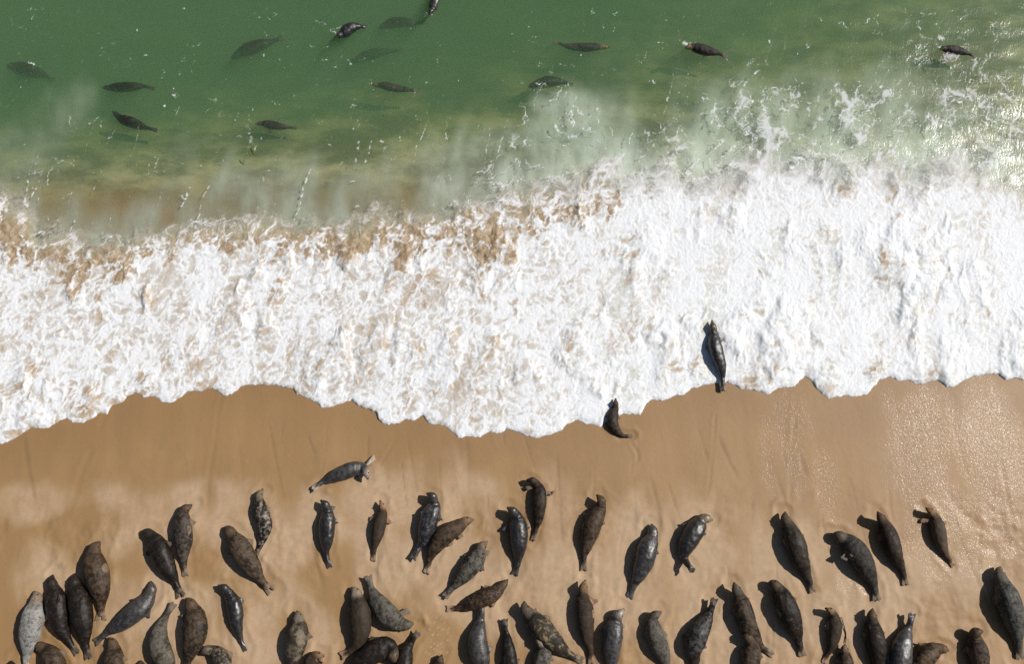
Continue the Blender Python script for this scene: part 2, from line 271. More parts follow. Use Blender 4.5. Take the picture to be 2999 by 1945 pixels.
('S', [(1907,1233),(1905,1278),(1892,1330),(1886,1390),(1910,1445),(1960,1488),(2035,1487)], 86, 'brown', [], dict(hl=.16, base=(.036,.027,.019), spot=(.075,.056,.038), sc=16), 'dark brown seal curving its tail right at the edge of the foam'),
('T', [(203,688),(210,740),(216,820),(238,920),(264,1000),(276,1070),(278,1185)], 112, 'shiny', [(280,830,.12,245,800)], dict(hl=.16, ro=.36, base=(.018,.016,.015), head=(.10,.07,.055), z=.10), 'wet black seal heading into the white foam'),
]
# ------------------------------------------------------------------ sand (beach and sea bed, one sheet)
def seg_dist(X, Y, pts):
    d = np.full(X.shape, 1e9)
    for (ax, ay), (bx, by) in zip(pts[:-1], pts[1:]):
        vx, vy = bx-ax, by-ay; L = vx*vx+vy*vy+1e-9
        t = np.clip(((X-ax)*vx+(Y-ay)*vy)/L, 0, 1)
        d = np.minimum(d, np.hypot(X-ax-t*vx, Y-ay-t*vy))
    return d
def g2(pts): return [at_ground(u, v)[:2] for u, v in pts]
gx = grid_axis(-18.5, 18.5, .045, -130, 130); gy = grid_axis(-7.5, 17, .045, -130, 130)
X, Y = np.meshgrid(gx, gy)
Zb = beach_z(X, Y)
near = sst(60, 20, np.abs(X))*sst(60, 25, np.abs(Y))
wx = X + .12*Y + .22*fbm(X*.25, Y*.25, 3, 2); wy = Y + .8*fbm(X*.2, Y*.2, 9, 3)
streak = fbm(wx*1.1, wy*.14, 21, 3, .5)
und = fbm(X*.16, Y*.22, 31, 3)
ripl = fbm(X*.7+.4*Y, Y*.9, 41, 4)
sea = sst(7.5, 10, Y)
Zb = Zb + near*((.004*streak + .03*und)*(1-sea) + sea*(.15+.85*sst(9.0,11.5,Y))*(.15 - .06*sst(3, 12, X))*(fbm(X*.35+.35*Y, Y*1.0, 51, 4) + .7*und))
# low churned sand around the resting seals
tread = sst(.2, -1.6, Y)*sst(-.3, .5, fbm(X*.35, Y*.35, 61, 3))
Zb = Zb + near*tread*(.020*fbm(X*1.7, Y*1.7, 63, 4, .6) - .016*billow(X*1.2, Y*1.2, 65, 3))
RILLS = [  # (pixels, width m, depth m)
 ([(655,1135),(640,1200),(625,1310),(610,1400),(605,1470)], .10, .012),
 ([(310,1210),(280,1290),(240,1380),(205,1490)], .13, .012),
 ([(1178,1235),(1150,1300),(1110,1370),(1095,1395)], .07, .010),
 ([(1632,1355),(1626,1420),(1612,1500)], .05, .015),
 ([(1740,1310),(1740,1390),(1735,1480)], .05, .014),
 ([(1850,1360),(1845,1440),(1832,1530),(1815,1590),(1810,1650)], .06, .016),
 ([(2095,1215),(2088,1320),(2075,1430),(2062,1510)], .06, .012),
 ([(2330,1180),(2322,1330),(2312,1500)], .10, .012),
 ([(1420,1540),(1425,1590),(1440,1640)], .03, .012),
 ([(1850,1300),(1870,1330),(1868,1350)], .07, .02),
 ([(1680,1480),(1692,1540),(1690,1640)], .04, .010),
 ([(1540,1680),(1600,1640),(1650,1620)], .05, .012),
 ([(1760,1630),(1775,1660),(1780,1720)], .04, .010),
 ([(2600,1330),(2605,1480),(2620,1560)], .08, .010),
 ([(2930,1350),(2955,1480),(2970,1560)], .10, .014)]
for pts, w, dep in RILLS:
    pp = g2(pts); d = seg_dist(X, Y, pp)
    Zb = Zb + .28*dep*sst(-.5,.4,fbm(X*1.1,Y*.8,67,3))*(1.0*np.exp(-((d-w*1.1)/(w*.7))**2) - 1.3*np.exp(-(d/(w*.6))**2))
for cr, pts, wpx, *_r in SEALS:
    ox, oy, k_ = OFF[cr]; hw = .5*wpx/k_/F_PX*CAM[2]*.87
    pp = [at_ground(ox+x/k_, oy+y/k_, .2)[:2] for x, y in pts]
    xs = [p_[0] for p_ in pp]; ys = [p_[1] for p_ in pp]
    ia = slice(np.searchsorted(gy, min(ys)-1), np.searchsorted(gy, max(ys)+1)); ib = slice(np.searchsorted(gx, min(xs)-1), np.searchsorted(gx, max(xs)+1))
    xx, yy = X[ia, ib], Y[ia, ib]
    if xx.size == 0: continue
    d = seg_dist(xx, yy, pp) + .06*fbm(xx*2.5, yy*2.5, 69, 3)
    tz_ = (ia, ib)
    Zb[tz_] += (.013*np.exp(-((d-hw*.95-.05)/.08)**2)*(.5+fbm(xx*1.8, yy*1.8, 68, 3)) - .015*sst(hw*1.1, hw*.5, d)) * (yy < 2)
# thin drainage lines and belly trails left on the slope
lines = np.zeros_like(X); rl = random.Random(11)
for i in range(120):
    x0 = rl.uniform(-16, 16); y0 = rl.uniform(-4.2, 1.6); L_ = rl.uniform(.5, 2.4); lean = rl.uniform(-.05, .30); bend = rl.uniform(-.18, .18)
    pp = [(x0 + lean*L_*a_ + bend*a_*a_, y0 - L_*a_) for a_ in np.linspace(0, 1, 7)]; wdt = rl.choice([.018, .025, .03, .05]); belly = i % 15 == 0
    if belly: wdt = .20
    ia = slice(np.searchsorted(gy, y0-L_-.6), np.searchsorted(gy, y0+.6)); ib = slice(np.searchsorted(gx, x0-1.6), np.searchsorted(gx, x0+1.9))
    xx, yy = X[ia, ib], Y[ia, ib]; d = seg_dist(xx, yy, pp) + .02*fbm(xx*3, yy*3, 75, 2); fd = sst(y0+.1, y0-.3, yy)*sst(y0-L_-.1, y0-L_+.5, yy)
    g_ = np.exp(-(d/wdt)**2)*fd*(.4+.6*rl.random())
    Zb[ia, ib] += (-.010*g_ + .008*np.exp(-((d-.24)/.07)**2)*fd)*(fbm(xx*2, yy*2, 76, 2)*.5+.6) if belly else -.006*g_
    lines[ia, ib] = np.maximum(lines[ia, ib], g_*(.5 if belly else 1))
def soft_blob(u, v, ru, rv, rot=0):
    cx, cy, _ = at_ground(u, v); s = 100.0; c, sn = math.cos(rot), math.sin(rot)
    dx = X-cx; dy = Y-cy
    a = (dx*c+dy*sn)/(ru/s); b = (-dx*sn+dy*c)/(rv/s)
    return np.sqrt(a*a+b*b)
wn1 = .22*fbm(X*.9, Y*.6, 71, 4)
# drier, paler fans of sand between the wash lines
dry = np.zeros_like(X)
for u, v, ru, rv, rot in [(330,1520,150,95,.1),(120,1470,110,60,0),(560,1480,190,70,.1),(150,1660,90,90,0),(600,1580,170,110,0),(880,1560,190,120,0),(1100,1640,200,120,0),(1330,1560,150,170,0),(1600,1560,90,160,0),(1880,1560,110,110,.3),(2060,1620,130,150,0),(1700,1720,260,140,0),(1400,1750,180,120,0),(950,1820,220,130,0),(760,1860,140,130,0),(500,1800,180,120,0),(2330,1640,140,120,0),(2640,1690,160,80,0),(2900,1690,120,80,0),(2500,1790,190,120,0),(2150,1830,220,140,0),(1120,1480,150,100,0)]:
    dry = np.maximum(dry, sst(1.35, .55, soft_blob(u, v, ru, rv, rot) + 1.5*wn1 + .28*streak))
dry = dry*sst(-.75, .15, und+.5*streak+.3)
wetpatch = np.zeros_like(X)
for u, v, ru, rv in [(850,1830,60,45),(1290,1880,70,80),(600,1640,50,70),(960,1700,70,110),(220,1560,90,70)]:
    wetpatch = np.maximum(wetpatch, sst(1.5, .3, soft_blob(u, v, ru, rv) + 2.6*wn1 + .3*streak))
dry = np.clip(dry - wetpatch, 0, 1)
# rippled film of water that glitters (read off the photo: fans on the right)
gl = np.zeros_like(X)
for u, v, ru, rv, rot in [(2330,1280,70,170,0),(2400,1400,55,150,.1),(2700,1330,110,230,.05),(2900,1350,160,250,0),(2800,1500,170,130,0),(2870,1620,90,110,-.1),(2740,1680,50,60,0),(2480,1720,60,50,0),(2690,1600,60,60,.5),(2250,1330,30,150,0)]:
    gl = np.maximum(gl, sst(1.15, .55, soft_blob(u, v, ru, rv, rot) + 1.3*wn1 + .35*streak))
bubs = sst(1.0, .6, soft_blob(1275,1870,50,75)+wn1)
f1, f2 = worley(X*7, Y*7, 5)
Zb = Zb + bubs*.006*sst(.3, .1, f1)
me, _ = grid_mesh('sand', X, Y, Zb)
attr(me, 'dry', dry); attr(me, 'glitter', gl); attr(me, 'streak', streak)
attr(me, 'wet', sst(-1.6, .1, Y-FR(X)+.5*und+.25*streak)); attr(me, 'bubbles', bubs*sst(.20, .10, f1)); attr(me, 'sea', sea); attr(me, 'tread', tread); attr(me, 'line', np.clip(lines, 0, 1))

m = NT('wet_sand'); co = m.coord()
grain = m.noise(co, 55, 5, .65); blot = m.noise(co, 1.1, 5, .6); mid = m.noise(co, 6, 5, .6)
sk = m.attr('streak'); dr = m.attr('dry'); gli = m.attr('glitter')
wetc = m.mix(m.ramp(sk, -.8, .9), (.296,.172,.072), (.330,.197,.086))
wetc = m.mix(m.ramp(blot, .35, .7, 0, .5), wetc, (.270,.163,.078))
dryc = m.mix(m.ramp(mid, .3, .7), (.440,.306,.188), (.395,.268,.158))
wetc = m.mix(m.math('MULTIPLY', m.attr('wet'), .40), wetc, (.235,.132,.053))
c = m.mix(dr, wetc, dryc)
c = m.mix(m.ramp(m.noise(m.mapping(co, (1.6,.5,1)), 1.0, 6, .65), .52, .8, 0, .5), c, (.235,.148,.078))
c = m.mix(m.ramp(grain, .60, .78, 0, .35), c, (.13,.085,.05))
c = m.mix(m.ramp(m.noise(co, 38, 2, .5), .70, .74, 0, .8), c, (.07,.05,.035))
c = m.mix(m.math('MULTIPLY', m.attr('line'), .42), c, (.155,.098,.050))
c = m.mix(m.ramp(m.noise(co, 27, 2, .5), .765, .79, 0, .7), c, (.62,.56,.48))
c = m.mix(m.math('MULTIPLY', m.attr('bubbles'), .35), c, (.62,.55,.45))
c = m.mix(m.ramp(m.attr('sea'), 0, 1, 0, 1), c, m.mix(m.ramp(m.noise(m.mapping(co, (.45,1.0,1)), 1.2, 5, .6), .38, .66), (.15,.125,.07), (.48,.41,.25)))
h1 = m.math('ADD', m.math('MULTIPLY', grain, .25), m.math('MULTIPLY', mid, .5))
h2 = m.noise(m.mapping(co, (1.0,.62,1)), 15, 3, .55, .3)
bp = m.bump(h1, .8, .011)
cn = m.bump(m.math('ADD', h2, m.math('MULTIPLY', m.noise(co, 34, 2, .5), .5)), 1.0, .015)
ro = m.math('ADD', .58, m.math('MULTIPLY', dr, .2))
p = m.n('BsdfPrincipled', Base_Color=c, Roughness=ro, Normal=bp, Coat_Weight=m.math('MULTIPLY', gli, m.ramp(m.noise(co, 26, 3, .6), .42, .70, .10, .55)), Coat_Roughness=.17, Coat_Normal=cn)
p.inputs['Specular IOR Level'].default_value = .45
put('sand', me, m.surf(p), 'structure')

# ------------------------------------------------------------------ sea water: a closed body with a rippled top
gx2 = grid_axis(-18.5, 18.5, .09, -120, 120); gy2 = grid_axis(4.5, 17, .09, 4.4, 120)
Xw, Yw = np.meshgrid(gx2, gy2)
q = sst(60, 20, np.abs(Xw))*sst(60, 25, np.abs(Yw))
Zw = q*(.035*fbm(Xw*.35+.2*Yw+.37, Yw*.55+.21, 87, 3) + .012*fbm(Xw*1.4, Yw*1.9, 83, 3))*sst(6.0, 8.5, Yw)
me, _ = grid_mesh('water', Xw, Yw, Zw)
import bmesh
bm = bmesh.new(); bm.from_mesh(me)
be = [e for e in bm.edges if e.is_boundary]
r = bmesh.ops.extrude_edge_only(bm, edges=be)
nv = [v for v in r['geom'] if isinstance(v, bmesh.types.BMVert)]
for v in nv: v.co.z = -14.0
bmesh.ops.contextual_create(bm, geom=[e for e in bm.edges if e.is_boundary])
bmesh.ops.recalc_face_normals(bm, faces=bm.faces)
bm.to_mesh(me); bm.free()
m = NT('sea_water'); co = m.coord()
rp = m.noise(m.mapping(co, (1.0,.75,1)), 4.0, 6, .62, .4)
rp2 = m.noise(m.mapping(co, (1.3,.6,1)), 13.0, 3, .5)
nb = m.bump(m.math('ADD', rp, m.math('MULTIPLY', rp2, .45)), 1.0, .015)
fr = m.math('MULTIPLY', m.n('Fresnel', IOR=1.33).outputs[0], m.math('SUBTRACT', 1.0, m.n('NewGeometry').outputs['Backfacing']))
gls = m.n('BsdfGlossy', Color=(1,1,1), Roughness=.21, Normal=nb)
tr = m.n('BsdfTransparent')
m.surf(m.n('MixShader', _0=fr, _1=tr, _2=gls))
vsct = m.n('VolumeScatter', Color=(.46,.76,.47), Density=.62)
vabs = m.n('VolumeAbsorption', Color=(.36,.53,.22), Density=1.04)
m.t.links.new(m.n('AddShader', _0=vsct, _1=vabs).outputs[0], m.out.inputs['Volume'])
put('water', me, m.m, 'structure')

# ------------------------------------------------------------------ clouds of fine bubbles hanging just under the surface behind the surf
px = np.arange(-18.5, 18.5, .10); py = np.arange(6.4, 15.5, .10)
Xp, Yp = np.meshgrid(px, py)
X, Y = Xp, Yp
def pblob(u, v, ru, rv):
    cx, cy = at(u, v, -.2); return np.sqrt(((Xp-cx)/(ru/100))**2 + ((Yp-cy)/(rv/100))**2)
pn = fbm(Xp*.55, Yp*.4, 101, 4, .5); pst = fbm((Xp-.2*Yp)*.9, Yp*.22, 103, 2)
pl = .95*sst(2.2+1.6*sst(-2,6,Xp), -.3, (Yp-BK(Xp)) - 1.1*pst - .8*pn)
for u, v, ru, rv, a in [(190,330,130,110,.5),(110,430,120,120,.4),(1700,330,150,90,.85),(1620,430,160,130,.75),(1400,440,140,80,.5),(1500,520,220,80,.6),(1290,470,130,90,.45),(2290,330,110,90,.8),(2480,360,150,110,.9),(2130,370,90,90,.6),(2550,440,420,70,.7),(2830,400,190,110,.45),(850,520,110,90,.55),(690,540,80,80,.5),(1050,560,110,80,.5),(2000,460,140,70,.6)]:
    pl = np.maximum(pl, a*sst(1.2, .25, pblob(u, v, ru, rv) + .45*pn + .18*pst))
me, _ = grid_mesh('bubble_cloud', Xp, Yp, -.075 - .13*sst(8.8, 11.0, Yp) - .012*pn)
attr(me, 'cloud', np.clip(pl, 0, 1)); attr(me, 'mint', sst(-5, 3, Xp))
m = NT('aerated_water'); co = m.coord()
al = m.math('MULTIPLY', m.attr('cloud'), m.ramp(m.noise(m.mapping(co,(1,.45,1)), 1.6, 6, .6), .25, .75, .45, 1.0))
m.surf(m.n('MixShader', _0=m.math('MULTIPLY', al, .80), _1=m.n('BsdfTransparent'), _2=m.n('BsdfDiffuse', Color=m.mix(m.attr('mint'), (.47,.51,.42), (.80,.86,.78)))))
put('bubble_cloud', me, m.m, 'stuff')

# ------------------------------------------------------------------ surf foam: lumpy wash running up the sand, lace trailing behind it
fx = np.arange(-18.5, 18.5, .025); fy = np.arange(.2, 14.9, .025)
X, Y = np.meshgrid(fx, fy)
lob = .05*fbm(X*2.2, Y*2.2, 201, 3) + .035*np.abs(perlin(X*6, Y*6, 205)) + .012*perlin(X*15, Y*15, 207)
d = Y - FR(X) + lob
sb = Y - BK(X); sd = Y - DN(X)
rt = sst(-2, 6, X)
U0 = X - .16*Y; V0 = Y
lo = fbm(X*.45, Y*.4, 281, 4)
a1 = fbm(U0*1.1, V0*.8, 211, 4, .55); a2 = fbm(U0*1.1, V0*.8, 221, 4, .55)
wv1 = .040*perlin(X*6.3, Y*6.3, 661) + .022*perlin(X*14, Y*14, 663); wv2 = .040*perlin(X*6.3, Y*6.3, 662) + .022*perlin(X*14, Y*14, 664)
U = U0 + .16*a1 + wv1; V = V0 + .16*a2 + wv2
r1 = rmf(U*1.9, V*1.45, 900, 5, .68); r2 = rmf(U*4.6+5, V*3.9, 930, 3, .7)
t1 = fbm(U*1.3, V*.8, 950, 5, .55); fine = fbm(X*9, Y*9, 301, 3, .6)
b1 = billow(U0*.6+.2*a1, V0*.25, 231, 2); b3 = billow(U*6.5, V*5.5, 251, 3, .6)
m0 = .62*r1 + .38*r2
q = m0 - .17*t1 - .12*lo
# sandy water shows where the foam is thin: mostly in the churned band at the back, and in the thinnest lobes in front
band = sst(-.35, .30, sd + .40*t1 + .35*lo)
pw = -.035 - .09*rt + .36*band*(1-.68*rt) + .06*sst(-5, -12, X)*sst(-1, -5, sd)
pw = pw + .14*sst(1.6, .2, d)*sst(0, .4, fbm(X*.5, Y*.3, 283, 3)) + .03*sst(-2.5,-.2,sd)*(1-rt)
hi = sst(-.10, .40, q-pw); reg = (.15+.05*rt)*fbm((X-.2*Y)*.9, Y*.30, 955, 4) + .04*rt
wh = sst(.14, .66, (.75-.2*rt)*q+.25*(r2+.45*fine)+.085*rt-.60*pw+reg)
# seaward of the surf the same web thins out to single threads
rL = rmf(X*.95+.25*a1, Y*.85+.25*a2, 980, 6, .66)
qs = .52*rL + .28*r1 + .20*r2 - .10*t1 - .10*lo
bias = .46*np.exp(-np.maximum(sb, 0)/(.25+1.4*rt)) - .34 - .06*(1-rt)
for u, v, ru, rv, a in [(2300,290,130,80,.30),(2480,340,170,120,.34),(2150,350,130,120,.30),(2200,430,170,80,.3),(2850,300,200,180,.27),(2700,380,200,120,.26),(1720,380,190,130,.25),(1520,380,60,120,.27),(2830,440,190,90,.28),(2480,440,260,80,.3),(1950,420,200,90,.3),(1650,300,120,70,.18),(1480,500,120,90,.22),(2752,112,16,10,.5),(2790,165,55,14,.30),(2012,128,26,9,.38),(1000,95,30,16,.2),(1262,40,34,18,.25),(2920,110,40,60,.22)]:
    cx, cy = at(u, v, 0); r_ = np.sqrt(((X-cx)/(ru/100))**2+((Y-cy)/(rv/100))**2) + (.35*lo + .25*t1 if ru > 60 else .25*fine)
    bias = np.maximum(bias, (a + .05*(u > 1900))*sst(1.5, .2, r_) - .21)
th = np.abs(perlin((X-.22*Y+.10*a1)*1.35, Y*.10, 331))
thread = sst(.05, .0, th)*sst(.0, .5, perlin(X*1.3, Y*.55, 333)+.25*fine)*sst(5.5, .8, sb)*sst(-.2,.4,fbm(X*9,Y*7,341,2)+.1)*.9
dots = sst(.52, .8, perlin(X*19, Y*14, 671))
far = sst(8, .5, sb)*(.35+.65*rt)
Us = X + .30*a1 + .06*perlin(X*5, Y*5, 661); Vs = Y + .30*a2 + .06*perlin(X*5, Y*5, 662)
h1_, h2_ = worley(Us*1.6, Vs*1.4, 663); n1_ = h2_-h1_
h3_, h4_ = worley(Us*4.0, Vs*3.6, 665); n2_ = h4_-h3_
net = np.maximum(sst(.07, .0, n1_)*(.6+.4*sst(-.4,.4,fine)), sst(.11, .0, n2_)*.7*sst(-.5,.5,t1+.5*fine))
sea_cov = np.maximum(np.maximum(.62*sst(.46, .86, qs+bias), net*sst(.30, .52, qs+bias)*(.35+.65*sst(.30,.5,qs+bias))), thread)
sea_cov = np.maximum(sea_cov, dots*sst(.40,.95,.45*lo+.9*perlin((X-.25*Y)*1.8,Y*.45,673)+.1)*far)
tz = sst(-.55-.7*rt, .45+.35*rt, sb + .25*rt + .42*t1 + .40*lo + .15*fine)
alpha = (1-tz) + tz*np.clip(sea_cov, 0, 1)
alpha = alpha*sst(0, .02, d)
hi = np.maximum(hi, tz); wh = np.maximum(wh*(1-tz), tz*sst(.1, .6, sea_cov))
# surface height
zs = beach_z(X, Y)
base = np.maximum(zs, -.02)
base = .5*(zs + .0 + np.sqrt(zs**2 + .01))
thick = .055*(1-np.exp(-np.maximum(d, 0)/.10)) + .08*sst(.3, 2.5, d)
calm = sst(.3, -.9, sb)
lum = calm*sst(.0, .5, d)*(.13*b1*sst(-.15,.7,lo+.4*t1)) + calm*sst(0,.12,d)*(.020*m0 + .010*b3 + .035*band*(1-.7*rt)*billow(X*1.6+.3*a1, Y*1.6, 957, 3))
Zf = base + thick*calm + .05*(1-calm) + lum
Zf = np.where(d < 0, zs - .03, Zf)
keep = (d > -.05) & (Y < 14.85)
me, idx = grid_mesh('surf_foam', X, Y, Zf, keep)
attr(me, 'thick', hi, idx); attr(me, 'white', wh, idx); attr(me, 'clean', rt*(1-.5*band), idx); attr(me, 'alpha', alpha, idx); attr(me, 'band', np.clip(band*(1-.6*rt)+.15, 0, 1), idx); attr(me, 'green', sst(-.9, .2, sb+.4*t1), idx)
m = NT('surf_foam'); co = m.coord()
n1 = m.noise(co, 22, 6, .65); n2 = m.noise(m.mapping(co, (1,.6,1)), 7, 5, .6, .5)
nz = m.math('MULTIPLY', m.math('SUBTRACT', m.math('ADD', m.math('MULTIPLY', n1, .75), m.math('MULTIPLY', n2, .35)), .55), .85)
cv = m.ramp(m.math('ADD', m.attr('white'), nz), .0, 1.0)
sandy = m.mix(m.attr('band'), m.mix(m.ramp(n2, .35, .65), (.41,.30,.20), (.52,.41,.30)), m.mix(m.ramp(n2, .35, .65), (.27,.19,.11), (.42,.31,.195)))
sandy = m.mix(m.ramp(n2, .40, .75, 0, .45), sandy, (.52,.42,.31))
sandy = m.mix(m.math('MULTIPLY', m.attr('green'), .75), sandy, (.36,.37,.25))
thin = m.mix(m.ramp(n2, .3, .65), (.60,.575,.54), (.525,.48,.42))
thin = m.mix(m.math('MULTIPLY', m.attr('clean'), .85), thin, m.mix(m.ramp(m.noise(co, 1.3, 4, .6), .38, .62), (.62,.645,.615), (.64,.605,.56)))
c = m.mix(m.ramp(m.math('ADD', m.attr('thick'), nz), .0, 1.0), sandy, thin)
c = m.mix(cv, c, (.765,.775,.785))
bp = m.bump(m.math('ADD', m.math('MULTIPLY', n1, .7), n2), .45, .012)
p = m.n('BsdfPrincipled', Base_Color=c, Roughness=.6, Normal=bp); p.inputs['Specular IOR Level'].default_value = .2
p.inputs['Subsurface Weight'].default_value = .25; p.inputs['Subsurface Radius'].default_value = (.025, .027, .03); p.inputs['Subsurface Scale'].default_value = 1.0
al = m.math('MULTIPLY', m.attr('alpha'), m.ramp(m.math('ADD', m.attr('alpha'), m.math('MULTIPLY', n1, .8)), .25, .95))
m.surf(m.n('MixShader', _0=al, _1=m.n('BsdfTransparent'), _2=p))
put('surf_foam', me, m.m, 'stuff')

#SEALS
# ------------------------------------------------------------------ the seals themselves
# swimmers: crop, spine, width, coat, flippers, depth of the back below the surface, label
SWIM = [
('W', [(45,448),(130,470),(230,492),(310,520),(372,560)], 112, 'black', [(140,545,0,150,510)], .44, 'blurred dark seal under green water at the far left'),
('W', [(712,606),(800,605),(900,600),(1000,596),(1080,616)], 74, 'black', [], .14, 'dark seal under the surface just above the seal with forked tail'),
('W', [(785,772),(845,822),(930,855),(1015,885),(1098,905)], 78, 'black', [(880,870,0,880,845)], .05, 'black seal with forked tail flippers swimming just under the surface'),
('W', [(1608,402),(1700,350),(1800,312),(1890,282),(1975,255)], 98, 'black', [], .36, 'dark submerged seal slanting up right in the upper left water'),
('W', [(1783,858),(1840,858),(1900,868),(1970,880),(2065,888)], 62, 'brown', [(1890,920,0,1870,885)], .12, 'small mottled brown seal above the green seaweed scrap'),
('X', [(-32,262),(5,232),(60,195),(110,180),(178,186)], 86, 'shiny', [], -.10, 'seal with pinkish face breaking the surface in the upper water'),
('X', [(258,190),(330,162),(420,150),(500,157),(592,150)], 82, 'black', [], .46, 'faint seal deep in the water right of the pinkish faced seal'),
('X', [(60,432),(150,392),(250,362),(350,352),(432,340)], 80, 'black', [], .72, 'faintest, deepest seal, below the pinkish faced seal'),
('X', [(212,584),(290,592),(370,608),(450,620),(540,628)], 62, 'tan', [], .20, 'brownish seal with tan head under a white streak of bubbles'),
('X', [(1862,324),(1780,322),(1680,326),(1580,318),(1510,298),(1468,288)], 68, 'tan', [], .14, 'brown seal swimming right with forked tail at left, alone in mid water'),
('X', [(1298,600),(1380,578),(1470,562),(1550,570),(1615,590)], 84, 'black', [(1330,635,0,1350,605)], .34, 'dim dark seal just above the pale bubble cloud'),
('X', [(617,105),(632,62),(648,10),(668,-60),(690,-130)], 76, 'shiny', [], -.12, 'glossy seal coming down into view at the top edge'),
('Y', [(18,342),(62,326),(125,338),(195,355),(250,368),(305,392)], 80, 'tan', [(158,388,0,140,365)], -.10, 'brown seal holding its dark eyed face above water, facing left'),
('Y', [(1783,352),(1815,338),(1870,342),(1940,355),(2035,388)], 66, 'brown', [(1842,415,0,1825,365)], -.12, 'dark seal breaking the surface amid splashes near the right edge'),
]
PROF = np.array([(0,.11),(.014,.21),(.038,.33),(.062,.44),(.088,.515),(.115,.535),(.145,.58),(.185,.70),(.235,.84),(.29,.94),(.36,1.0),(.44,.99),(.53,.92),(.62,.78),(.70,.60),(.76,.44),(.80,.355),(.85,.31),(.90,.25),(.93,.16)])
def smooth_line(P, n):
    P = np.array(P, float); m_ = len(P)
    Q = np.vstack([2*P[0]-P[1], P, 2*P[-1]-P[-2]]); out = []
    for i in range(m_-1):
        p0, p1, p2, p3 = Q[i:i+4]
        for t in np.linspace(0, 1, 24, endpoint=False):
            out.append(.5*((2*p1)+(-p0+p2)*t+(2*p0-5*p1+4*p2-p3)*t*t+(-p0+3*p1-3*p2+p3)*t**3))
    out.append(P[-1]); out = np.array(out)
    s = np.concatenate([[0], np.cumsum(np.linalg.norm(np.diff(out[:,:2], axis=0), axis=1))])
    t = np.linspace(0, s[-1], n)
    return np.stack([np.interp(t, s, out[:,k]) for k in range(P.shape[1])], 1), s[-1]
def tube(V, Fc, pts, rad, flat=1.0, seg=10, updir=(0,0,1)):
    pts = np.array(pts, float); n = len(pts); b = len(V)
    T = np.gradient(pts, axis=0); T /= np.linalg.norm(T, axis=1)[:,None]+1e-9
    for i in range(n):
        sd_ = np.cross(np.array(updir, float), T[i]); sd_ /= np.linalg.norm(sd_)+1e-9
        u_ = np.cross(T[i], sd_)
        for k in range(seg):
            a = 2*math.pi*k/seg
            V.append(pts[i] + sd_*rad[i]*math.cos(a) + u_*rad[i]*flat*math.sin(a))
    for i in range(n-1):
        for k in range(seg):
            Fc.append((b+i*seg+k, b+i*seg+(k+1)%seg, b+(i+1)*seg+(k+1)%seg, b+(i+1)*seg+k))
    Fc.append(tuple(b+k for k in range(seg))[::-1]); Fc.append(tuple(b+(n-1)*seg+k for k in range(seg)))
def fan(V, Fc, root, tip, width, rr, tag_list, rng, flat=.75):
    """a flipper: five webbed digits from a narrow wrist to a ragged spread tip"""
    root = np.array(root); tip = np.array(tip); d_ = tip-root; L = np.linalg.norm(d_)+1e-6
    sdv = np.cross((0,0,1), d_/L); sdv /= np.linalg.norm(sdv)+1e-9
    lens = [.97, 1.0, .93, .90, .86] if rng.random() < .5 else [.86, .90, .93, 1.0, .97]
    for k in range(5):
        o = (k-2)/2.0
        a = root + sdv*o*width*.16
        b_ = root + d_*.55*lens[k] + sdv*o*width*.30
        c_ = root + d_*lens[k] + sdv*o*width*.5
        tube(V, Fc, [a, (a+b_)/2, b_, (b_+c_)/2, c_], [rr*1.25, rr*1.15, rr, rr*.9, rr*.62], flat, 8)
    tag_list.append((root, tip, width))
